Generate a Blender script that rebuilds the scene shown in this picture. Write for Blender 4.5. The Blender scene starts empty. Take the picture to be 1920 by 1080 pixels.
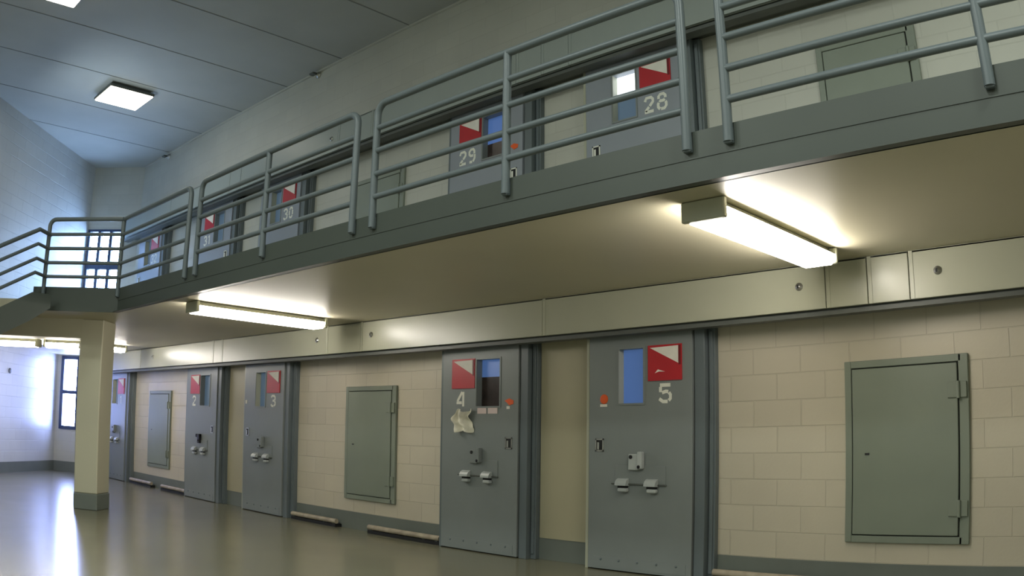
import bpy, math, random
from mathutils import Vector, Matrix
random.seed(4)
SC = bpy.context.scene
COL = SC.collection
PI = math.pi
A = math.sqrt(0.5)

# ------------------------------------------------------------------ helpers
def lin(c):
    return tuple(((v / 255) / 12.92 if v / 255 <= .04045 else ((v / 255 + .055) / 1.055) ** 2.4) for v in c)

def new_mat(name):
    m = bpy.data.materials.new(name); m.use_nodes = True
    nt = m.node_tree
    return m, nt, nt.nodes['Principled BSDF']

def paint(name, rgb, rough=.5, var=.06, scale=3.0, metal=0.0, bump=.0, spec=.4):
    m, nt, b = new_mat(name)
    c = lin(rgb)
    tc = nt.nodes.new('ShaderNodeTexCoord')
    n = nt.nodes.new('ShaderNodeTexNoise'); n.inputs['Scale'].default_value = scale; n.inputs['Detail'].default_value = 5
    nt.links.new(tc.outputs['Object'], n.inputs['Vector'])
    r = nt.nodes.new('ShaderNodeValToRGB')
    r.color_ramp.elements[0].position = .3; r.color_ramp.elements[1].position = .7
    r.color_ramp.elements[0].color = tuple(v * (1 - var) for v in c) + (1,)
    r.color_ramp.elements[1].color = tuple(min(1, v * (1 + var)) for v in c) + (1,)
    nt.links.new(n.outputs['Fac'], r.inputs['Fac']); nt.links.new(r.outputs['Color'], b.inputs['Base Color'])
    b.inputs['Roughness'].default_value = rough; b.inputs['Metallic'].default_value = metal
    b.inputs['Specular IOR Level'].default_value = spec
    if bump:
        bp = nt.nodes.new('ShaderNodeBump'); bp.inputs['Strength'].default_value = bump; bp.inputs['Distance'].default_value = .004
        n2 = nt.nodes.new('ShaderNodeTexNoise'); n2.inputs['Scale'].default_value = 60
        nt.links.new(tc.outputs['Object'], n2.inputs['Vector'])
        nt.links.new(n2.outputs['Fac'], bp.inputs['Height']); nt.links.new(bp.outputs['Normal'], b.inputs['Normal'])
    return m

def emit(name, rgb, strength, base=(240, 240, 240)):
    m, nt, b = new_mat(name)
    b.inputs['Base Color'].default_value = lin(base) + (1,)
    b.inputs['Emission Color'].default_value = tuple(rgb) + (1,)
    b.inputs['Emission Strength'].default_value = strength
    b.inputs['Roughness'].default_value = .4
    return m

def block_wall(name, rgb, mort=.88, bump=.5, rough=.42, phase=0.0):
    m, nt, b = new_mat(name)
    c = lin(rgb)
    tc = nt.nodes.new('ShaderNodeTexCoord')
    sp = nt.nodes.new('ShaderNodeSeparateXYZ'); cb = nt.nodes.new('ShaderNodeCombineXYZ')
    nt.links.new(tc.outputs['Object'], sp.inputs[0])
    ad = nt.nodes.new('ShaderNodeMath'); ad.operation = 'ADD'; ad.inputs[1].default_value = phase + 40.64
    nt.links.new(sp.outputs['X'], ad.inputs[0])
    nt.links.new(ad.outputs[0], cb.inputs['X']); nt.links.new(sp.outputs['Z'], cb.inputs['Y'])
    br = nt.nodes.new('ShaderNodeTexBrick')
    br.inputs['Scale'].default_value = 1; br.inputs['Brick Width'].default_value = .4064; br.inputs['Row Height'].default_value = .2032
    br.inputs['Mortar Size'].default_value = .0055; br.inputs['Mortar Smooth'].default_value = .35; br.inputs['Bias'].default_value = 0
    br.inputs['Color1'].default_value = c + (1,)
    br.inputs['Color2'].default_value = tuple(v * .95 for v in c) + (1,)
    br.inputs['Mortar'].default_value = tuple(v * mort for v in c) + (1,)
    nt.links.new(cb.outputs[0], br.inputs['Vector'])
    n = nt.nodes.new('ShaderNodeTexNoise'); n.inputs['Scale'].default_value = 1.1; n.inputs['Detail'].default_value = 4
    nt.links.new(tc.outputs['Object'], n.inputs['Vector'])
    mr = nt.nodes.new('ShaderNodeMapRange'); mr.inputs['From Min'].default_value = .3; mr.inputs['From Max'].default_value = .7
    mr.inputs['To Min'].default_value = .93; mr.inputs['To Max'].default_value = 1.04
    nt.links.new(n.outputs['Fac'], mr.inputs['Value'])
    mx = nt.nodes.new('ShaderNodeMix'); mx.data_type = 'RGBA'; mx.blend_type = 'MULTIPLY'; mx.inputs['Factor'].default_value = 1
    nt.links.new(br.outputs['Color'], mx.inputs['A']); nt.links.new(mr.outputs['Result'], mx.inputs['B'])
    nt.links.new(mx.outputs['Result'], b.inputs['Base Color'])
    n2 = nt.nodes.new('ShaderNodeTexNoise'); n2.inputs['Scale'].default_value = 45; n2.inputs['Detail'].default_value = 3
    nt.links.new(tc.outputs['Object'], n2.inputs['Vector'])
    h = nt.nodes.new('ShaderNodeMath'); h.operation = 'MULTIPLY_ADD'; h.inputs[1].default_value = -1.0
    s = nt.nodes.new('ShaderNodeMath'); s.operation = 'MULTIPLY'; s.inputs[1].default_value = .12
    nt.links.new(n2.outputs['Fac'], s.inputs[0])
    nt.links.new(br.outputs['Fac'], h.inputs[0]); nt.links.new(s.outputs[0], h.inputs[2])
    bp = nt.nodes.new('ShaderNodeBump'); bp.inputs['Strength'].default_value = bump; bp.inputs['Distance'].default_value = .006
    nt.links.new(h.outputs[0], bp.inputs['Height']); nt.links.new(bp.outputs['Normal'], b.inputs['Normal'])
    b.inputs['Roughness'].default_value = rough
    return m

class MB:
    """collects simple solids into one mesh"""
    def __init__(s): s.v = []; s.f = []; s.mi = []; s.sm = []; s.cur = 0
    def add(s, vs, fs, smooth=False):
        o = len(s.v); s.v += [tuple(v) for v in vs]
        for f in fs: s.f.append([i + o for i in f]); s.mi.append(s.cur); s.sm.append(smooth)
        return s
    def box(s, x0, x1, y0, y1, z0, z1, bev=0.0):
        x0, x1 = sorted((x0, x1)); y0, y1 = sorted((y0, y1)); z0, z1 = sorted((z0, z1))
        if bev <= 0:
            vs = [(x0, y0, z0), (x1, y0, z0), (x1, y1, z0), (x0, y1, z0), (x0, y0, z1), (x1, y0, z1), (x1, y1, z1), (x0, y1, z1)]
            return s.add(vs, [(3, 2, 1, 0), (4, 5, 6, 7), (0, 1, 5, 4), (1, 2, 6, 5), (2, 3, 7, 6), (3, 0, 4, 7)])
        b = min(bev, (x1 - x0) / 2.01, (y1 - y0) / 2.01, (z1 - z0) / 2.01)
        X = (x0, x1); Y = (y0, y1); Z = (z0, z1); sg = (1, -1)
        vs = []; idx = {}
        for i in (0, 1):
            for j in (0, 1):
                for k in (0, 1):
                    for ax in range(3):
                        p = [X[i] + sg[i] * b, Y[j] + sg[j] * b, Z[k] + sg[k] * b]
                        p[ax] = (X[i], Y[j], Z[k])[ax]
                        idx[i, j, k, ax] = len(vs); vs.append(p)
        fs = []
        cyc = {0: [(0, 0), (1, 0), (1, 1), (0, 1)]}
        q = [(0, 0), (1, 0), (1, 1), (0, 1)]
        for d in (0, 1):
            a = [idx[d, p, r, 0] for p, r in q]; fs.append(a if d else a[::-1])
            a = [idx[p, d, r, 1] for p, r in q]; fs.append(a[::-1] if d else a)
            a = [idx[p, r, d, 2] for p, r in q]; fs.append(a if d else a[::-1])
        for p in (0, 1):
            for r in (0, 1):
                for (a1, a2, mk) in ((1, 2, lambda t, p=p, r=r: (t, p, r)), (0, 2, lambda t, p=p, r=r: (p, t, r)), (0, 1, lambda t, p=p, r=r: (p, r, t))):
                    k0, k1 = mk(0), mk(1)
                    fs.append([idx[k0 + (a1,)], idx[k1 + (a1,)], idx[k1 + (a2,)], idx[k0 + (a2,)]])
        for i in (0, 1):
            for j in (0, 1):
                for k in (0, 1): fs.append([idx[i, j, k, 0], idx[i, j, k, 1], idx[i, j, k, 2]])
        return s.add(vs, fs)
    def prism(s, poly, z0, z1):
        n = len(poly)
        vs = [(p[0], p[1], z0) for p in poly] + [(p[0], p[1], z1) for p in poly]
        return s.add(vs, [list(range(n))[::-1], list(range(n, 2 * n))] + [(i, (i + 1) % n, n + (i + 1) % n, n + i) for i in range(n)])
    def extr(s, poly, off):
        """closed polygon of 3d points pushed along off"""
        n = len(poly); off = Vector(off)
        vs = [Vector(p) for p in poly] + [Vector(p) + off for p in poly]
        return s.add(vs, [list(range(n))[::-1], list(range(n, 2 * n))] + [(i, (i + 1) % n, n + (i + 1) % n, n + i) for i in range(n)])
    def tube(s, pts, r, seg=12, caps=True):
        P = [Vector(p) for p in pts]; n = len(P)
        T = []
        for i in range(n):
            a = (P[i] - P[i - 1]).normalized() if i else None
            b = (P[i + 1] - P[i]).normalized() if i < n - 1 else None
            T.append(b if a is None else a if b is None else (a + b).normalized())
        u = T[0].orthogonal().normalized(); vs = []
        for i in range(n):
            if i:
                u = (u - T[i] * u.dot(T[i])).normalized()
            w = T[i].cross(u)
            for k in range(seg):
                t = 2 * PI * k / seg
                vs.append(P[i] + u * (r * math.cos(t)) + w * (r * math.sin(t)))
        fs = [(i * seg + k, i * seg + (k + 1) % seg, (i + 1) * seg + (k + 1) % seg, (i + 1) * seg + k) for i in range(n - 1) for k in range(seg)]
        s.add(vs, fs, True)
        if caps:
            s.add(vs[:seg], [list(range(seg))[::-1]]); s.add(vs[-seg:], [list(range(seg))])
        return s
    def lathe(s, c, prof, axis, seg=20):
        """prof: (radius, distance along axis)"""
        ax = Vector(axis).normalized(); u = ax.orthogonal().normalized(); w = ax.cross(u); c = Vector(c)
        vs = []
        for r, h in prof:
            for k in range(seg):
                t = 2 * PI * k / seg; vs.append(c + ax * h + u * (r * math.cos(t)) + w * (r * math.sin(t)))
        m = len(prof)
        fs = [(i * seg + k, i * seg + (k + 1) % seg, (i + 1) * seg + (k + 1) % seg, (i + 1) * seg + k) for i in range(m - 1) for k in range(seg)]
        fs += [list(range(seg))[::-1], list(range((m - 1) * seg, m * seg))]
        return s.add(vs, fs, True)
    def build(s, name, mats, parent=None, loc=(0, 0, 0), rz=0):
        me = bpy.data.meshes.new(name); me.from_pydata(s.v, [], s.f)
        if not isinstance(mats, (list, tuple)): mats = [mats]
        for m in mats: me.materials.append(m)
        for p, mi, sm in zip(me.polygons, s.mi, s.sm): p.material_index = mi; p.use_smooth = sm
        import bmesh
        bm = bmesh.new(); bm.from_mesh(me); bmesh.ops.recalc_face_normals(bm, faces=bm.faces[:]); bm.to_mesh(me); bm.free()
        me.update()
        o = bpy.data.objects.new(name, me); COL.objects.link(o)
        o.location = loc; o.rotation_euler = (0, 0, rz)
        if parent: o.parent = parent
        return o

def fillet(pts, r, n=6):
    P = [Vector(p) for p in pts]; out = [P[0]]
    for i in range(1, len(P) - 1):
        a = (P[i - 1] - P[i]).normalized(); b = (P[i + 1] - P[i]).normalized()
        ang = a.angle(b); d = r / math.tan(ang / 2)
        c = P[i] + (a + b).normalized() * (r / math.sin(ang / 2))
        p0 = P[i] + a * d; p1 = P[i] + b * d
        v0 = p0 - c; v1 = p1 - c; tot = v0.angle(v1)
        for k in range(n + 1):
            t = k / n
            out.append(c + (v0 * math.sin((1 - t) * tot) + v1 * math.sin(t * tot)) / math.sin(tot))
    return out + [P[-1]]

def tag(o, label=None, cat=None, group=None, kind=None):
    if label: o['label'] = label
    if cat: o['category'] = cat
    if group: o['group'] = group
    if kind: o['kind'] = kind
    return o
def thing(name, label, cat, loc=(0, 0, 0), rz=0, group=None):
    o = bpy.data.objects.new(name, None); o.empty_display_size = .1; COL.objects.link(o)
    o.location = loc; o.rotation_euler = (0, 0, rz)
    return tag(o, label, cat, group, 'thing')
def struct(o): o['kind'] = 'structure'; return o

# ------------------------------------------------------------------ materials
M = {}
M['wall'] = block_wall('cream_block_paint', (200, 192, 173), mort=.9, bump=.7)
M['wall_up'] = block_wall('cream_block_paint_upper', (190, 190, 180), mort=.92, bump=.35)
M['wall_left'] = block_wall('pale_block_paint', (200, 202, 200), mort=.9, bump=.8, rough=.35)
M['plaster'] = paint('cream_concrete_paint', (186, 182, 160), .6, .04, 1.2)
M['gap'] = paint('smooth_infill_paint', (170, 164, 138), .45, .04, 1.5)
M['soffit'] = paint('soffit_paint', (186, 180, 156), .45, .05, .8)
M['ceil'] = paint('ceiling_paint', (176, 178, 174), .7, .06, 1.0, bump=.3)
M['steel'] = paint('grey_steel_paint', (98, 107, 110), .38, .05, 2.5)
M['steel_door'] = paint('grey_door_paint', (124, 130, 129), .4, .05, 2.0)
M['hatch'] = paint('grey_hatch_paint', (128, 136, 124), .42, .05, 2.0)
M['fascia'] = paint('fascia_paint', (69, 75, 69), .45, .05, 1.5)
M['base'] = paint('grey_base_paint', (108, 114, 108), .4, .07, 3)
M['cover'] = paint('pale_cover_paint', (170, 171, 152), .3, .04, 1.5)
M['cover_up'] = paint('daylit_cover_paint', (150, 158, 154), .35, .04, 1.5)  # same cream covers, the cool upper light put into a greyer colour
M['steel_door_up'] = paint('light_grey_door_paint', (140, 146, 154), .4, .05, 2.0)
M['track'] = paint('track_steel', (86, 90, 86), .5, .1, 6)
M['hinge'] = paint('highlit_hinge_paint', (168, 174, 172), .35, .08, 9)  # pale tone puts the white highlight of the hinges into the colour
M['bare'] = paint('bare_metal', (190, 190, 184), .28, .08, 20, metal=.85)
M['dark'] = paint('dark_recess', (24, 25, 26), .6, .1, 8)
M['black'] = paint('black_iron', (36, 36, 38), .45, .1, 8)
M['white'] = paint('white_stencil_and_lit_pull', (226, 226, 214), .55, .04, 20)
M['red'] = paint('red_sign', (178, 34, 42), .45, .06, 6)
M['redd'] = paint('red_sign_edge', (112, 20, 26), .5, .06, 6)
M['paper'] = paint('white_paper', (226, 222, 212), .7, .05, 12)
M['pink'] = paint('pale_label', (214, 196, 192), .7, .05, 12)
M['orange'] = paint('orange_sticker', (222, 92, 36), .6, .05, 12)
M['cloth'] = paint('cloth', (222, 218, 200), .9, .12, 14, bump=.6)
M['rust'] = paint('rusty_pipe', (158, 147, 128), .5, .25, 9)
M['frame'] = paint('blue_grey_frame', (52, 66, 92), .4, .05, 6)
M['joint'] = paint('joint_grey', (132, 134, 132), .8, .1, 8)  # one grey for the plank joint strips
M['glassdark'] = paint('dark_glass', (46, 52, 58), .1, .1, 5)
M['glassbrown'] = paint('dark_cell_view', (58, 48, 46), .25, .3, 9)
M['blue'] = emit('blue_lit_glass', (.11, .22, .50), .36, (70, 100, 170))
M['slate'] = emit('slate_lit_glass', (.10, .17, .26), .35, (80, 96, 110))
M['bluew'] = emit('bright_lit_glass', (.85, .93, 1.0), 2.4)
M['lens'] = emit('strip_lens', (1.0, .94, .85), 9)
M['lens_side'] = emit('strip_lens_side', (1.0, .94, .85), 95)
M['ceil_lens'] = emit('ceiling_lens', (1.0, .92, .76), 8.0)
M['daylow'] = emit('daylight_pane_lower', (.36, .46, 1.0), 55)
M['dayup'] = emit('daylight_pane_upper', (.36, .58, 1.0), 42)

def floor_mat():
    m, nt, b = new_mat('polished_concrete')
    tc = nt.nodes.new('ShaderNodeTexCoord')
    n = nt.nodes.new('ShaderNodeTexNoise'); n.inputs['Scale'].default_value = .6; n.inputs['Detail'].default_value = 5; n.inputs['Roughness'].default_value = .5
    nt.links.new(tc.outputs['Object'], n.inputs['Vector'])
    r = nt.nodes.new('ShaderNodeValToRGB')
    r.color_ramp.elements[0].position = .35; r.color_ramp.elements[0].color = lin((108, 105, 86)) + (1,)
    r.color_ramp.elements[1].position = .68; r.color_ramp.elements[1].color = lin((122, 119, 98)) + (1,)
    nt.links.new(n.outputs['Fac'], r.inputs['Fac']); nt.links.new(r.outputs['Color'], b.inputs['Base Color'])
    n2 = nt.nodes.new('ShaderNodeTexNoise'); n2.inputs['Scale'].default_value = 2.2; n2.inputs['Detail'].default_value = 3
    nt.links.new(tc.outputs['Object'], n2.inputs['Vector'])
    mr = nt.nodes.new('ShaderNodeMapRange'); mr.inputs['To Min'].default_value = .20; mr.inputs['To Max'].default_value = .26
    nt.links.new(n2.outputs['Fac'], mr.inputs['Value']); nt.links.new(mr.outputs['Result'], b.inputs['Roughness'])
    b.inputs['Specular IOR Level'].default_value = .65
    bp = nt.nodes.new('ShaderNodeBump'); nt.nodes.remove(bp)
    return m
M['floor'] = floor_mat()

# ------------------------------------------------------------------ levels
ZS = 2.381           # underside of the walkway
ZF = 2.51            # walkway floor
ZT = 2.66            # top of the toe plate
ZC = 6.05            # ceiling
YF = -2.517          # walkway edge
CO = .2032           # block course
XR, YB = 3.0, -13.0  # right and back limits of the hall
XEND = -15.6         # end of the cell wall, upper tier

# ------------------------------------------------------------------ room shell
struct(MB().box(-19.0, XR + .2, YB - .2, .25, -.15, 0).build('floor', M['floor']))
struct(MB().box(-19.0, XR + .2, YB - .2, .25, ZC, ZC + .15).build('ceiling', M['ceil']))
struct(MB().box(-16.9, XR, 0, .2, 0, ZF).build('wall_right', M['wall']))
struct(MB().box(XEND - .02, XR, 0, .2, ZF, ZC).build('wall_right_upper', M['wall_up'], loc=(0, 0, 0)))
struct(MB().box(0, 13, -.2, 0, 0, ZC).build('wall_near', M['wall_up'], loc=(XR, YB, 0), rz=PI / 2))
struct(MB().box(-19, XR, -.2, 0, 0, ZC).build('wall_back', M['wall_up'], loc=(0, YB, 0)))
# left walls run along (1,-1) from the far corner
CU = (-16.307, -.79); CL = (-17.66, -.79)
struct(MB().box(0, 17.4, -.2, 0, ZF, ZC).build('wall_left_upper', M['wall_left'], loc=(CU[0], CU[1], 0), rz=-PI / 4))
struct(MB().box(0, 17.4, -.2, 0, 0, ZS).build('wall_left', M['wall_left'], loc=(CL[0], CL[1], 0), rz=-PI / 4))
struct(MB().box(3.6, 17.4, -1.0, 0, ZS, ZF).build('trim_1', M['plaster'], loc=(CU[0], CU[1], 0), rz=-PI / 4))
# far walls, perpendicular to the left walls, each with a window opening
def far_wall(name, c, L, z0, z1, s0, s1, w0, w1):
    m = MB(); m.box(-.2, s0, 0, .2, z0, z1); m.box(s1, L, 0, .2, z0, z1); m.box(s0, s1, 0, .2, z0, w0); m.box(s0, s1, 0, .2, w1, z1)
    struct(m.build(name, M['wall_up'], loc=(c[0], c[1], 0), rz=PI / 4))
far_wall('wall_far', CL, 1.3, 0, ZS, .11, .56, .86, 2.36)
far_wall('wall_far_upper', CU, 1.14, ZF, ZC, .02, .80, 2.75, 4.78)
def window(name, c, s0, s1, z0, z1, bars_s, bars_z, glow, fw=.05):
    root = struct(bpy.data.objects.new(name, None)); COL.objects.link(root); root.location = (c[0], c[1], 0); root.rotation_euler = (0, 0, PI / 4)
    m = MB()
    m.box(s0, s0 + fw, -.03, .09, z0, z1); m.box(s1 - fw, s1, -.03, .09, z0, z1)
    m.box(s0, s1, -.03, .09, z0, z0 + fw); m.box(s0, s1, -.03, .09, z1 - fw, z1)
    for s, w in bars_s: m.box(s - w / 2, s + w / 2, -.025, .07, z0, z1)
    for z, w in bars_z: m.box(s0, s1, -.02, .07, z - w / 2, z + w / 2)
    m.build('window_frame', M['frame'], root)
    MB().box(s0 + .005, s1 - .005, .075, .085, z0 + .005, z1 - .005).build('window_glass', glow, root)
window('window_1', CL, .11, .56, .86, 2.36, [], [(1.62, .07)], M['daylow'], .07)
window('window_2', CU, .02, .80, 2.75, 4.78, [(.28, .065), (.535, .065)], [(4.04, .10), (3.4, .05)], M['dayup'], .05)
# baseboards (painted band)
struct(MB().box(-16.87, XR, -.006, 0, 0, CO).build('baseboard_right', M['base']))
struct(MB().box(0, 17.3, 0, .006, 0, .2).build('baseboard_left', M['base'], loc=(CL[0], CL[1], 0), rz=-PI / 4))
struct(MB().box(0, 1.1, -.006, 0, 0, .2).build('baseboard_far', M['base'], loc=(CL[0], CL[1], 0), rz=PI / 4))
for i, (xa, xb) in enumerate(((-5.235, -4.62), (-11.26, -10.62))):
    struct(MB().box(xa, xb, -.012, 0, CO, 2.09).build('trim_%d' % (i + 10), M['gap']))
# ceiling plank joints
for i, x in enumerate((-14.3, -12.95, -11.53, -10.16, -8.8, -7.4, -6.0)):
    struct(MB().box(x - .008, x + .008, -12.0, -.02, ZC - .004, ZC).build('trim_%d' % (i + 2), M['joint']))
struct(MB().box(XEND + .02, XR - .02, -.03, -.002, ZC - .025, ZC).build('trim_9', M['wall_up']))

# ------------------------------------------------------------------ column and beam under the landing
CX, CY = -10.39, -2.36
col = struct(bpy.data.objects.new('support_column', None)); COL.objects.link(col); col.location = (CX, CY, 0); col.rotation_euler = (0, 0, PI / 4)
tag(col, 'cream painted concrete column with a grey base holding up the walkway corner', 'column')
MB().box(-.33, 0, 0, .38, CO, ZS, .012).build('column_shaft', M['plaster'], col)
MB().box(-.335, .005, -.005, .385, 0, CO, .008).build('column_base', M['base'], col)
bm_ = tag(MB().box(-3.3, -.30, .002, .378, 2.14, ZS).build('landing_beam', M['plaster'], loc=(CX, CY, 0), rz=PI / 4),
    'cream concrete beam running left from the column beneath the stair landing', 'beam', kind='structure')

# ------------------------------------------------------------------ walkway
wk = thing('elevated_walkway', 'long grey edged upper walkway with a cream underside running past the upper cells', 'walkway', (0, YF, ZS))
PC = (-9.47, YF); PL = (-9.47 - A * 1.18, YF - A * 1.18)
deck = [(XR - .01, -.005), (XR - .01, YF), PC, PL, (-12.0, -5.07 + .3), (-13.55, -5.07 + .3 + 0.2), (-17.3, -1.1), (-16.87, -.02)]
loc0 = Vector((0, YF, ZS))
def rel(p): return (p[0] - loc0.x, p[1] - loc0.y)
deck = [(XR - .01, -.005), (XR - .01, YF), PC, PL, (-12.02, -5.10), (-12.70, -5.75), (-17.62, -.83), (-16.80, -.01)]
MB().prism([rel(p) for p in deck], 0, ZF - ZS).build('deck_slab', M['soffit'], wk)
f = MB()
f.box(PC[0] - .002, XR - .02, -.014, 0, -.004, ZT - ZS); f.box(PC[0] - .002, XR - .02, -.07, -.002, -.004, .004)
f.box(PC[0] - .002, XR - .02, -.018, -.012, .135, .142)
d = (-A, -A); n = (A, -A)
a0 = Vector((PC[0], 0)); a1 = Vector((PL[0], PL[1] - YF)); nn = Vector((A, -A)) * .014
f.prism([tuple(a0), tuple(a1), tuple(a1 + nn), tuple(a0 + nn)], -.004, ZT - ZS)
f.build('edge_fascia', M['fascia'], wk)

# ------------------------------------------------------------------ railings
ZR = [3.285, 3.113, 2.942, 2.776]; ZTOP = 3.468; YP = YF - .034; RP = .026; RR = .021
def rail_section(label, x0, x1, mids, closed_left=True, joint_left=False):
    t = thing('guard_railing', label, 'railing', (x0, YP, ZT - .1), group='railing sections along the walkway edge')
    L = x1 - x0; zb = 0.0; zt = ZTOP - (ZT - .1)
    zz = lambda z: z - (ZT - .1)
    if joint_left: pts = [(0, 0, zt), (L, 0, zt), (L, 0, zb)]
    else: pts = [(0, 0, zb), (0, 0, zt), (L, 0, zt), (L, 0, zb)]
    MB().tube(fillet(pts, .085), RP).build('top_rail', M['steel'], t)
    for z in ZR: MB().tube([(0, 0, zz(z)), (L, 0, zz(z))], RR).build('rail', M['steel'], t)
    for x in mids: MB().tube([(x - x0, 0, zb), (x - x0, 0, zt)], RP).build('post', M['steel'], t)
    if joint_left: MB().tube([(0, 0, zb), (0, 0, zt)], RP).build('post', M['steel'], t)
    for x in [0, L] + [m - x0 for m in mids]:
        MB().box(x - .022, x + .022, -.012, .02, -.01, .075, .004).build('bracket', M['steel'], t)
    return t
rail_section('grey pipe railing section in front of door 32, beginning at the landing corner', -9.45, -7.58, [], joint_left=True)
rail_section('grey pipe railing section in front of cell doors 31 and 30', -7.345, -4.81, [-6.07])
rail_section('grey pipe railing section in front of cell door 29 and part of door 28', -4.575, -2.075, [-3.31])
rail_section('grey pipe railing section in front of the upper access hatch, right of door 28', -1.84, 2.0, [-.55, .72])
# landing railing, perpendicular to the left wall
t = thing('landing_railing', 'short straight railing across the stair landing in front of the upper window', 'railing', (-9.45 + A * .02, YP - A * .02, ZT - .1), rz=PI / 4 + PI)
zz = lambda z: z - (ZT - .1)
LL = 1.0
MB().tube(fillet([(0, 0, zz(ZTOP)), (LL, 0, zz(ZTOP)), (LL, 0, 0)], .085), RP).build('top_rail', M['steel'], t)
for z in ZR: MB().tube([(0, 0, zz(z)), (LL, 0, zz(z))], RR).build('rail', M['steel'], t)
MB().box(LL - .02, LL + .02, -.015, .02, -.01, .08, .004).build('bracket', M['steel'], t)
# stair railing: level return toward the hall, then down with the stairs
SX, SY = -9.945, -3.45
H0 = (-10.165 + .0, -3.245)
t = thing('stair_railing', 'grey pipe railing of four bars that bends and slopes down beside the stairs', 'railing', (SX, SY, ZT))
sl = math.tan(math.radians(30))
for k, z in enumerate(ZR):
    off = k * .0
    p = [(H0[0] - SX, H0[1] - SY, z - ZT), (0, 0, z - ZT), (0, -3.2, z - ZT - 3.2 * sl)]
    MB().tube(p, RP if k == 0 else RR).build('rail', M['steel'], t)
for y in (-.72, -1.8, -3.1):
    MB().tube([(0, y, ZR[0] - ZT + y * sl), (0, y, y * sl - .02)], RP).build('post', M['steel'], t)
# stairs
st = thing('staircase', 'grey steel stairs going down from the landing at the left edge', 'staircase', (SX, SY, 0))
y_end = -(ZF / sl)
sg = MB()
prof = [(0.0, .22, ZF + .03), (0.0, -.02, ZF + .03), (0.0, y_end, .03), (0.0, y_end, 0.0), (0.0, y_end + .45, 0.0), (0.0, -.02, ZF - .30), (0.0, .22, ZS)]
sg.extr(prof, (.03, 0, 0)); sg.build('stringer', M['fascia'], st)
sg = MB(); sg.extr([(p[0] - 1.15, p[1], p[2]) for p in prof], (.03, 0, 0)); sg.build('stringer', M['fascia'], st)
ns = 14
for k in range(1, ns):
    z = ZF - ZF / ns * k; y = -k * (ZF / ns) / sl
    MB().box(-1.119, -.001, y, y + .3, z - .035, z, .004).build('tread', M['steel'], st)

# ------------------------------------------------------------------ stencilled numbers
STROKES = {
 '0': [[(.08, .3), (.08, .7)], [(.1, .76), (.2, .93), (.4, .93), (.5, .76)], [(.52, .7), (.52, .3)], [(.5, .24), (.4, .07), (.2, .07), (.1, .24)]],
 '1': [[(.12, .75), (.3, .93)], [(.32, .95), (.32, .05)]],
 '2': [[(.06, .72), (.14, .92), (.44, .92), (.54, .78), (.54, .64), (.34, .4)], [(.3, .36), (.08, .13)], [(.03, .07), (.57, .07)]],
 '3': [[(.06, .78), (.15, .93), (.43, .93), (.53, .8), (.53, .64), (.44, .55)], [(.24, .52), (.42, .52)], [(.46, .49), (.55, .38), (.55, .2), (.43, .07)], [(.36, .06), (.15, .07), (.04, .22)]],
 '4': [[(.38, .95), (.06, .36)], [(.0, .27), (.36, .27)], [(.46, .96), (.46, .03)]],
 '5': [[(.06, .93), (.55, .93)], [(.09, .84), (.09, .56)], [(.16, .53), (.34, .6), (.45, .58)], [(.48, .54), (.55, .42), (.55, .22), (.47, .12)], [(.42, .07), (.2, .07), (.03, .22)]],
 '8': [[(.1, .68), (.1, .82), (.2, .94), (.4, .94), (.5, .82), (.5, .68)], [(.46, .6), (.4, .54), (.2, .54), (.14, .6)], [(.1, .46), (.06, .38), (.06, .2), (.17, .06)], [(.22, .06), (.43, .06), (.54, .2), (.54, .38), (.5, .46)]],
 '9': [[(.5, .6), (.5, .8), (.4, .94), (.2, .94), (.08, .8), (.08, .62), (.2, .5), (.4, .5)], [(.53, .56), (.53, .3), (.4, .07)], [(.33, .06), (.1, .08)]],
}
def digit_mesh(ch, ox, z0, h, y, wide):
    m = MB(); th = .185 * h
    if True:
        for pl in STROKES[ch]:
            P = [Vector((ox + p[0] / .6 * wide, z0 + p[1] * h)) for p in pl]
            nrm = []
            for i in range(len(P)):
                dd = (P[min(i + 1, len(P) - 1)] - P[max(i - 1, 0)]).normalized()
                nrm.append(Vector((-dd.y, dd.x)) * th / 2)
            up = [(p + q) for p, q in zip(P, nrm)]; dn = [(p - q) for p, q in zip(P, nrm)]
            for i in range(len(P) - 1):
                m.add([(up[i].x, y, up[i].y), (up[i + 1].x, y, up[i + 1].y), (dn[i + 1].x, y, dn[i + 1].y), (dn[i].x, y, dn[i].y)], [(0, 1, 2, 3)])
    return m

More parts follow.
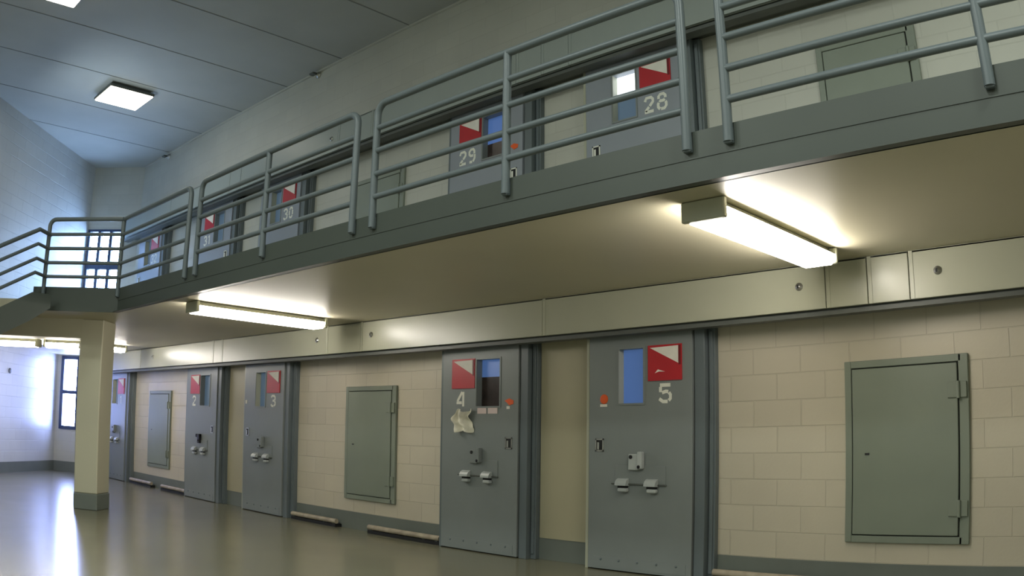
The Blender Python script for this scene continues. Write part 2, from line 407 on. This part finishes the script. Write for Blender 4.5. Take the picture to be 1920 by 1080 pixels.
# ------------------------------------------------------------------ cell doors
W = 1.04
def cell_door(num, label, x, z, typ, glass, lower=True, group=None, lockmat='steel_door', sticker=None, white_tag=False):
    t = thing('cell_door', label, 'door', (x, 0, z), group=group)
    yf, yb = -.14, -.05; zt = 2.045
    if typ == 'B': wx0, wx1, sx0, sx1, nx, px = .31, .565, .617, .945, .717, .069
    else: wx0, wx1, sx0, sx1, nx, px = .485, .80, .14, .465, .205, .883
    if len(num) == 2: nx -= .065
    wz0, wz1 = 1.435, 1.892
    m = MB()
    m.box(0, wx0, yf, yb, .012, zt); m.box(wx1, W, yf, yb, .012, zt); m.box(wx0, wx1, yf, yb, .012, wz0); m.box(wx0, wx1, yf, yb, wz1, zt)
    leaf = m.build('door_leaf', M['steel_door' if lower else 'steel_door_up'], t)
    # right hand steel post and left hand strip
    m = MB(); m.box(W + .012, W + .105, -.125, -.001, 0, zt, .003); m.box(W + .105, W + .165, -.06, -.001, 0, zt, .003)
    m.box(W + .118, W + .15, -.075, -.055, 0.05, zt - .05, .003); m.build('door_frame', M['steel'], t)
    MB().box(-.04, -.008, -.13, -.001, 0, zt, .003).build('stop_strip', M['cover' if typ == 'B' else 'steel'], t)  # pale on type B, the light caught by the leaf edge put into colour
    # window
    fr = MB(); b = .016
    for a in ((wx0 - b, wx0, wz0 - b, wz1 + b), (wx1, wx1 + b, wz0 - b, wz1 + b), (wx0, wx1, wz0 - b, wz0), (wx0, wx1, wz1, wz1 + b)):
        fr.box(a[0], a[1], yf - .006, yf + .002, a[2], a[3])
    wf = fr.build('window_frame', M['steel_door'], t)
    g = MB(); mats = []
    for (fa, fb, mat) in glass:
        g.cur = len(mats); mats.append(M[mat]); g.box(wx0, wx1, -.068, -.06, wz0 + (wz1 - wz0) * fa, wz0 + (wz1 - wz0) * fb)
    g.build('window_pane', mats, wf)
    MB().box(wx0, wx0 + .003, yf, -.068, wz0, wz1).build('window_reveal', M['cover' if typ == 'B' else 'steel_door'], wf)  # pale lining on type B paints the lit side of the reveal
    # red and white sign
    sz0, sz1 = 1.613, 1.906
    sg_ = MB(); sg_.box(sx0, sx1, yf - .010, yf + .001, sz0, sz1)
    sg = sg_.build('door_sign', M['red'], t)
    tri = MB(); yy = yf - .013
    c = [(sx0 + .022, sz1 - .02), (sx1 - .03, sz1 - .014), (sx1 - .03, sz1 - .157)]
    tri.extr([(p[0], yy, p[1]) for p in c], (0, .004, 0)); tri.build('sign_triangle', M['paper'], sg)
    MB().box(sx1 - .027, sx1 - .008, yf - .013, yf - .009, sz1 - .17, sz1 - .01).build('sign_edge', M['redd'], sg)
    if num == '5':
        q = [(sx0 + .07, sz0 + .062), (sx0 + .10, sz0 + .092), (sx0 + .17, sz0 + .072), (sx0 + .11, sz0 + .074)]
        MB().extr([(p[0], yy, p[1]) for p in q], (0, .003, 0)).build('sign_mark', M['paper'], sg)
    wide, pitch = (.125, 0) if len(num) == 1 else (.105, .138)
    for ci, ch in enumerate(num): digit_mesh(ch, nx + ci * pitch, 1.43, .156, yf - .0015, wide).build('stencil_digit', M['white'], t)
    # recessed pull
    pl = MB(); pz0, pz1 = (1.027, 1.137) if lower else (1.137, 1.247)
    pl.box(px, px + .012, yf - .006, yf + .002, pz0, pz1); pl.box(px + .076, px + .088, yf - .006, yf + .002, pz0, pz1)
    pl.box(px, px + .088, yf - .006, yf + .002, pz0, pz0 + .012); pl.box(px, px + .088, yf - .006, yf + .002, pz1 - .012, pz1)
    ph = pl.build('pull_handle', M['bare' if lower else 'white'], t)  # upper pulls are white, the bright light on them painted in
    MB().box(px + .012, px + .076, yf - .002, yf + .002, pz0 + .012, pz1 - .012).build('pull_recess', M['dark'], ph)
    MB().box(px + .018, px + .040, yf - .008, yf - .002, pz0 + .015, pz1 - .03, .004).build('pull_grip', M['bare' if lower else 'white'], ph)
    # food slot flap, two knuckle hinges, bar and lock case
    MB().box(.28, .79, yf - .006, yf, .76, .915, .003).build('food_slot', M['steel_door'], t)
    for hx in (.37, .662):
        hood = [(yf + .001, .805), (yf - .022, .80), (yf - .042, .786), (yf - .055, .765), (yf - .058, .745), (yf - .03, .742), (yf + .001, .742)]
        h = MB(); h.extr([(hx - .056, p[0], p[1]) for p in hood], (.112, 0, 0))
        ho = h.build('slot_hinge', M['hinge'], t)
        MB().box(hx - .044, hx + .044, yf - .03, yf, .722, .742).build('hinge_gap', M['dark'], ho)
        MB().box(hx - .035, hx + .055, yf - .048, yf, .690, .722, .008).build('hinge_plate', M['hinge'], ho)
    MB().tube([(.25, yf - .01, .757), (.80, yf - .01, .755)], .006, 8).build('slot_bar', M['track'], t)
    lk = MB()
    if num == '2':
        lk.box(.43, .57, yf - .04, yf, .95, 1.0, .008); lk.box(.50, .57, yf - .045, yf, .86, 1.0, .008)
    else:
        lk.box(.435, .535, yf - .035, yf, .875, 1.01, .006); lk.box(.535, .58, yf - .055, yf, .885, 1.03, .008)
    lo = lk.build('slot_lock', M['black'] if num == '2' else M[lockmat], t)
    MB().lathe((.463, yf - .034, .985), [(.016, 0), (.016, .008), (.01, .01)], (0, -1, 0), 14).build('keyhole', M['dark'], lo)
    MB().lathe((.555, yf - .052, .905), [(.014, 0), (.014, .008)], (0, -1, 0), 14).build('keyhole', M['dark'], lo)
    # kick plate and its bolts
    kp = MB().box(.06, .99, yf - .003, yf + .001, .03, .118).build('kick_plate', M['steel_door'], t)
    for bx in (.14, .33, .52, .71, .90):
        MB().lathe((bx, yf - .002, .096), [(.011, 0), (.009, .006), (.003, .008)], (0, -1, 0), 10).build('bolt', M['steel'], kp)
    if sticker == 'round':
        s_ = MB().lathe((.158, yf, 1.475), [(.042, 0), (.042, .003), (.03, .004)], (0, -1, 0), 18).build('orange_sticker', M['orange'], t)
        MB().box(.118, .192, yf - .004, yf, 1.410, 1.432).build('white_sticker', M['paper'], t)
    if sticker == 'right':
        MB().extr([(.87, yf - .001, 1.485), (.93, yf - .001, 1.505), (.985, yf - .001, 1.485), (.98, yf - .001, 1.452), (.93, yf - .001, 1.44), (.90, yf - .001, 1.465)], (0, -.004, 0)).build('orange_sticker', M['orange'], t)
        if lower: MB().box(.895, .935, yf - .004, yf, 1.405, 1.432).build('white_sticker', M['paper'], t)
    if num == '4':
        for a, b_ in ((.505, .625), (.648, .775)):
            MB().box(a, b_, yf - .004, yf, 1.362, 1.418).build('paper_label', M['pink'], t)
    if white_tag:
        MB().box(.03, .075, yf - .004, yf, 1.47, 1.52).build('white_sticker', M['paper'], t)
    return t
GB = [(0, 1, 'blue')]; GD = [(0, 1, 'slate')]
GL = 'cell doors on the ground floor'; GU = 'cell doors on the upper tier'
cell_door('5', 'grey steel cell door stencilled 5, with a blue lit window left of its sign', -4.566, 0, 'B', GB, True, GL, sticker='round', lockmat='hinge')
cell_door('4', 'grey steel cell door stencilled 4 with a crumpled cloth hung on it', -6.449, 0, 'A', [(0, .63, 'glassbrown'), (.63, 1, 'blue')], True, GL, sticker='right')
cell_door('3', 'grey steel ground floor cell door stencilled 3 with a narrow dark window', -10.56, 0, 'B', GD, True, GL, white_tag=True)
cell_door('2', 'grey steel ground floor cell door stencilled 2 with a black lock case', -12.466, 0, 'A', GD, True, GL)
cell_door('1', 'farthest ground floor cell door, half hidden behind the concrete column', -16.22, 0, 'B', GD, True, GL)
cell_door('28', 'upper tier cell door stencilled 28 with a brightly lit window', -4.59, ZF, 'B', [(0, .52, 'slate'), (.52, .60, 'blue'), (.60, 1, 'bluew')], False, GU)
cell_door('29', 'upper tier cell door stencilled 29 with an orange sticker beside its window', -6.43, ZF, 'A', [(0, .38, 'glassbrown'), (.38, 1, 'blue')], False, GU, sticker='right')
cell_door('30', 'upper tier cell door stencilled 30 seen between the railing bars', -10.42, ZF, 'B', GD, False, GU)
cell_door('31', 'upper tier cell door stencilled 31 just right of the railing gap', -12.34, ZF, 'A', GD, False, GU)
cell_door('32', 'farthest upper tier cell door, bluish, beside the landing corner', -15.02, ZF, 'B', GD, False, GU)

# cloth hanging on door 4 : a crumpled sheet
def cloth():
    nx_, nz_ = 22, 26; m = MB(); x0, x1, z0, z1 = .205, .445, 1.195, 1.395
    vs = []
    for j in range(nz_ + 1):
        for i in range(nx_ + 1):
            u, v = i / nx_, j / nz_
            wdt = .55 + .45 * math.sin(min(1, (1 - v) * 1.6 + .15) * PI / 2)
            px = .325 + (u - .5) * .24 * wdt + .02 * math.sin(v * 6 + 1) + (.045 * max(0, v - .7) * 3 if u > .6 else 0)
            pz = z0 + v * (z1 - z0) - .022 * (math.sin(u * 9) * .5 + .5) * (1 - v) + .015 * math.sin(u * 7 + 1) * v
            py = -.165 - .03 * math.sin(u * 11 + 3 * v) * (1 - .4 * v) - .012 * math.sin(v * 14 + u * 5) - .02 * math.sin(u * PI)
            vs.append((px, min(py, -.1455), pz))
    fs = [(j * (nx_ + 1) + i, j * (nx_ + 1) + i + 1, (j + 1) * (nx_ + 1) + i + 1, (j + 1) * (nx_ + 1) + i) for j in range(nz_) for i in range(nx_)]
    m.add(vs, fs, True)
    o = m.build('hanging_cloth', M['cloth'], loc=(-6.449, 0, 0))
    so = o.modifiers.new('thick', 'SOLIDIFY'); so.thickness = .004; so.offset = 0
    tag(o, 'crumpled off white cloth hanging below the number 4 on a cell door', 'cloth', kind='thing')
cloth()

# ------------------------------------------------------------------ access hatches
def hatch(label, x, z, group, w=.945):
    t = thing('access_hatch', label, 'hatch', (x, 0, z), group=group)
    z0, z1 = .358, 1.678; yf = -.03
    m = MB(); b = .052
    m.box(0, b, yf, 0, z0, z1, .004); m.box(w - b - .02, w, yf, 0, z0, z1, .004); m.box(b, w - b, yf, 0, z0, z0 + b, .004); m.box(b, w - b, yf, 0, z1 - b, z1, .004)
    m.build('hatch_frame', M['hatch'], t)
    MB().box(.04, w - .04, -.012, -.001, z0 + .03, z1 - .03).build('hatch_gap', M['dark'], t)
    hd = MB().box(b + .008, w - b - .030, -.036, -.013, z0 + b + .008, z1 - b - .008, .004).build('hatch_door', M['hatch'], t)
    MB().box(.155, .19, -.039, -.035, .995, 1.01).build('keyhole', M['black'], hd)
    for hz in (.605, 1.425):
        h = MB(); h.box(w - .155, w - .075, -.046, -.034, hz - .05, hz + .06, .003); h.box(w - .07, w - .012, -.046, -.028, hz - .05, hz + .06, .003)
        h.tube([(w - .072, -.05, hz - .055), (w - .072, -.05, hz + .065)], .013, 12)
        h.build('hinge', M['hatch'], t)
    return t
HL = 'access hatches on the ground floor wall'; HU = 'access hatches on the upper tier wall'
HX = (-2.27, -8.285, -14.30)
hatch('large grey access hatch at the right, beyond cell door 5', HX[0], 0, HL)
hatch('grey access hatch in the wall between cell doors 3 and 4', HX[1], 0, HL)
hatch('small looking far grey access hatch between the column and cell door 2', HX[2], 0, HL)
hatch('upper tier grey access hatch right of cell door 28, behind the railing', -2.32, ZF, HU, .85)
hatch('upper tier grey access hatch between cell doors 30 and 29, behind the railing gap', -8.28, ZF, HU)

# ------------------------------------------------------------------ door track covers
def cover(label, x0, x1, zb, zt, group, knobs=(), name='track_cover'):
    t = thing(name, label, 'track cover', (x0, 0, zb), group=group)
    L = x1 - x0; g = .004
    m = MB(); m.box(g, L - g, -.32, -.305, 0, zt - zb, .003); m.box(g, L - g, -.32, -.30, zt - zb - .012, zt - zb)
    m.box(g, L - g, -.305, -.001, zt - zb - .02, zt - zb - .001); m.box(g, g + .03, -.324, -.318, 0, zt - zb); m.box(g, L - g, -.318, -.285, 0, .012)
    m.build('cover_panel', M['cover' if zb < 3 else 'cover_up'], t)
    m = MB(); m.box(0, L, -.27, -.17, -.012, .06); m.box(0, L, -.285, -.17, -.045, -.012); m.box(0, L, -.17, -.001, .02, .06)
    m.build('track_rail', M['track'], t)
    for kx in knobs:
        k = MB().lathe((kx - x0, -.319, 2.222 - 2.046), [(.030, 0), (.030, .006), (.016, .008), (.016, .016)], (0, -1, 0), 16).build('cover_lock', M['bare'], t)
        MB().box(kx - x0 - .012, kx - x0 + .002, -.338, -.333, 2.222 - 2.046 - .012, 2.222 - 2.046 + .014).build('keyhole', M['dark'], k)
G1 = 'door track covers on the ground floor'; G2 = 'door track covers on the upper tier'
lowb = [(-16.8, -14.123, 'farthest pale ground floor track cover, above cell door 1', ()),
        (-14.123, -11.276, 'pale track cover above the far access hatch and cell door 2', (-13.53,)),
        (-11.276, -10.986, 'short pale track cover between cell doors 2 and 3', ()),
        (-10.986, -8.312, 'pale track cover above cell door 3, behind the second strip light', (-8.51,)),
        (-8.312, -7.639, 'short pale track cover above the hatch between doors 3 and 4', ()),
        (-7.639, -4.961, 'pale track cover above cell door 4', (-7.447,)),
        (-4.961, -2.281, 'pale track cover above cell door 5', (-2.49,)),
        (-2.281, -1.957, 'short pale track cover just right of the nearest strip light end', ()),
        (-1.957, -1.645, 'short pale track cover above the large right hand hatch', ()),
        (-1.645, 1.0, 'rightmost pale track cover with a round lock, ground floor', (-1.435,))]
for a, b, l, k in lowb: cover(l, a, b, 2.046, ZS - .002, G1, k)
upb = [(-15.58, -13.3, 'farthest upper tier track cover, above cell door 32', ()),
       (-13.3, -11.15, 'upper tier track cover above cell door 31', ()),
       (-11.15, -10.81, 'short upper tier track cover between cell doors 31 and 30', ()),
       (-10.81, -8.31, 'upper tier track cover above cell door 30', (-8.45,)),
       (-8.31, -7.64, 'short upper tier track cover above the hatch between doors 30 and 29', ()),
       (-7.64, -5.32, 'upper tier track cover above cell door 29', ()),
       (-5.32, -4.99, 'short upper tier track cover just right of door 29', ()),
       (-4.99, -4.65, 'short upper tier track cover at the left edge of door 28', ()),
       (-4.65, -2.28, 'upper tier track cover above cell door 28', ()),
       (-2.28, 1.0, 'upper tier track cover above the hatch at the right, behind the railing', ())]
for a, b, l, k in upb: cover(l, a, b, 2.046 + ZF, 2.381 + ZF, G2, [x for x in k])

# ------------------------------------------------------------------ strip lights under the walkway
def strip_light(label, x, y0, y1, rz=0, z=ZS, w=.25, group='strip lights under the walkway'):
    L = y1 - y0
    t = thing('strip_light', label, 'light fixture', (x, y0, z), rz, group)
    lb = MB(); lb.box(-w / 2 + .05, w / 2 - .05, .03, L - .03, -.05, -.001, .004); lb.box(-w / 2 + .004, w / 2 - .004, .03, L - .03, -.0495, -.043, .002); lb.build('light_body', M['cover'], t)
    prof = [(-w / 2, -.05), (-w / 2, -.085), (-w / 2 + .03, -.118), (w / 2 - .03, -.118), (w / 2, -.085), (w / 2, -.05)]
    ln = MB(); ln.extr([(p[0], .035, p[1]) for p in prof], (0, L - .07, 0)); ln.mi = [1 if k in (2, 6) else 0 for k in range(len(ln.f))]; ln.build('light_lens', [M['lens'], M['lens_side']], t)
    for a, b in ((0, .035), (L - .035, L)):
        e = MB(); e.box(-w / 2 - .006, w / 2 + .006, a, b, -.112, -.002, .006); e.build('end_cap', M['cover'], t)
    return t
strip_light('nearest glowing strip light under the walkway, above cell door 5', -2.15, -2.30, -.72)
strip_light('second glowing strip light under the walkway, between doors 3 and 4', -7.82, -2.34, -.74)
strip_light('third strip light, its glowing end just visible right of the column', -13.87, -2.3, -.72)
strip_light('glowing strip light behind the landing beam, nearest the column', -11.24, -2.34, -2.34 + .60, rz=PI * .75, z=2.165, w=.14, group='strip lights behind the landing beam')
strip_light('glowing strip light behind the landing beam at the left edge', -11.735, -2.835, -2.835 + 1.2, rz=PI * .75, z=2.165, w=.14, group='strip lights behind the landing beam')

# ------------------------------------------------------------------ ceiling lights
def ceiling_light(label, x, y, s=.74):
    t = thing('ceiling_light', label, 'light fixture', (x, y, ZC), group='square ceiling lights')
    MB().box(-s / 2 + .05, s / 2 - .05, -s / 2 + .05, s / 2 - .05, -.05, -.001, .004).build('light_body', M['steel'], t)
    MB().box(-s / 2, s / 2, -s / 2, s / 2, -.085, -.045, .006).build('light_frame', M['track'], t)
    MB().box(-s / 2 + .012, s / 2 - .012, -s / 2 + .012, s / 2 - .012, -.105, -.08, .01).build('diffuser', M['ceil_lens'], t)
ceiling_light('square glowing ceiling light near the upper left of the hall', -12.05, -1.87)
ceiling_light('ceiling light just peeking in at the top left edge of the view', -9.2, -3.95)

# ------------------------------------------------------------------ sprinklers on the upper wall
for (x, z, l) in ((-9.376, 6.0, 'small sidewall sprinkler head high on the upper wall, nearer one'), (-14.35, 5.98, 'small sidewall sprinkler head high on the upper wall, farther one')):
    t = thing('sprinkler_head', l, 'sprinkler', (x, -.001, z), group='sidewall sprinkler heads')
    MB().lathe((0, 0, 0), [(.055, 0), (.055, .012), (.025, .018), (.025, .06)], (0, -1, 0), 16).build('escutcheon', M['bare'], t)
    MB().box(-.05, .05, -.13, -.058, -.03, .0, .006).build('deflector', M['track'], t)

# ------------------------------------------------------------------ floor guide rails
def guide(label, x0, x1):
    t = thing('floor_guide_rail', label, 'guide rail', (x0, -.085, 0), group='door guide rails along the floor')
    L = x1 - x0
    MB().tube([(0, 0, .07), (L, 0, .07)], .029, 12).build('guide_bar', M['rust'], t)
    for x in (.05, L - .25, L - .05): MB().box(x - .02, x + .02, -.015, .075, 0, .05, .003).build('bracket', M['track'], t)
    MB().box(.0, L, -.02, .07, 0, .038).build('guide_shadow', M['dark'], t)  # dark block under the bar, painted in place of its shadow
guide('low metal guide bar on the floor just right of cell door 5', -3.35, -2.1)
guide('low metal guide bar on the floor at the left foot of cell door 4', -7.72, -6.52)
guide('low metal guide bar on the floor at the right foot of cell door 3', -9.33, -8.35)
guide('short low guide bar on the floor at the left foot of cell door 2', -13.50, -12.55)
guide('low guide bar on the floor nearest the column, right of cell door 1', -14.95, -13.95)

# small round plate on the left wall
t = MB().lathe((0, 0, 0), [(.05, 0), (.05, .01), (.03, .014)], (A, A, 0), 18).build('wall_plate', M['track'], loc=(-16.283 + .004, -2.167 + .004, 1.889))
tag(t, 'small dark round plate on the sunlit left wall', 'wall plate', kind='thing')

# ------------------------------------------------------------------ lights
def area(name, loc, size, power, col, direction=(0, 0, -1), sy=None):
    l = bpy.data.lights.new(name, 'AREA'); l.energy = power; l.color = col; l.shape = 'RECTANGLE'; l.size = size; l.size_y = sy or size
    o = bpy.data.objects.new(name, l); COL.objects.link(o); o.location = loc
    o.rotation_euler = Vector(direction).to_track_quat('-Z', 'Y').to_euler()
    return o
# unseen fill lamps added at ceiling height over the hall
for i, (x, y) in enumerate(((-5.5, -6.5), (-1.5, -6.5), (-1.5, -10.5), (-5.5, -10.5), (1.5, -4.0))):
    area('hall_fill', (x, y, 5.95), .9, 140, (.93, 1.0, .93))
# unseen lamps added inside the hall to brighten the left end and upper wall
area('daylight_fill', (-14.0, -1.0, 3.5), 2.2, 26, (.42, .60, 1.0), (-1, -1, -.45), 1.0)
area('daylight_fill', (-14.9, -2.0, 1.5), 1.8, 22, (.40, .50, 1.0), (-1, -1, -.25), 1.0)
area('daylight_fill', (-11.6, -3.0, 4.7), 1.0, 16, (.74, .90, 1.0), (-.05, 1, .22), .8)

w = bpy.data.worlds.new('World'); SC.world = w; w.use_nodes = True
bg = w.node_tree.nodes['Background']; bg.inputs['Color'].default_value = (.55, .7, 1.0, 1); bg.inputs['Strength'].default_value = .6

# ------------------------------------------------------------------ camera (wide converter lens, equidistant)
cd = bpy.data.cameras.new('Camera'); cam = bpy.data.objects.new('Camera', cd); COL.objects.link(cam)
F = 1602.559; yaw, pit, rol = .7526, .168, .0128
cy_, sy_, cp, sp = math.cos(yaw), math.sin(yaw), math.cos(pit), math.sin(pit)
fw = Vector((-sy_ * cp, cy_ * cp, sp)); rt = Vector((cy_, sy_, 0)); up = rt.cross(fw)
r2 = rt * math.cos(rol) + up * math.sin(rol); u2 = -rt * math.sin(rol) + up * math.cos(rol)
mw = Matrix((r2, u2, -fw)).transposed().to_4x4(); mw.translation = Vector((0, -6.0196, 1.1922))
cam.matrix_world = mw
cd.sensor_width = 36; cd.sensor_height = 20.25; cd.sensor_fit = 'HORIZONTAL'; cd.lens = 30; cd.clip_start = .05; cd.clip_end = 100
cd.type = 'PANO'
pp = cd.cycles if hasattr(cd, 'cycles') and hasattr(cd.cycles, 'panorama_type') else cd
pp.panorama_type = 'FISHEYE_LENS_POLYNOMIAL'
pp.fisheye_fov = PI
pp.fisheye_polynomial_k0 = 0.0; pp.fisheye_polynomial_k1 = -(1920 / 36) / F
pp.fisheye_polynomial_k2 = 0.0; pp.fisheye_polynomial_k3 = 0.0; pp.fisheye_polynomial_k4 = 0.0
SC.camera = cam
SC.view_settings.view_transform = 'Standard'
SC.view_settings.look = 'None'
SC.view_settings.exposure = 0.0
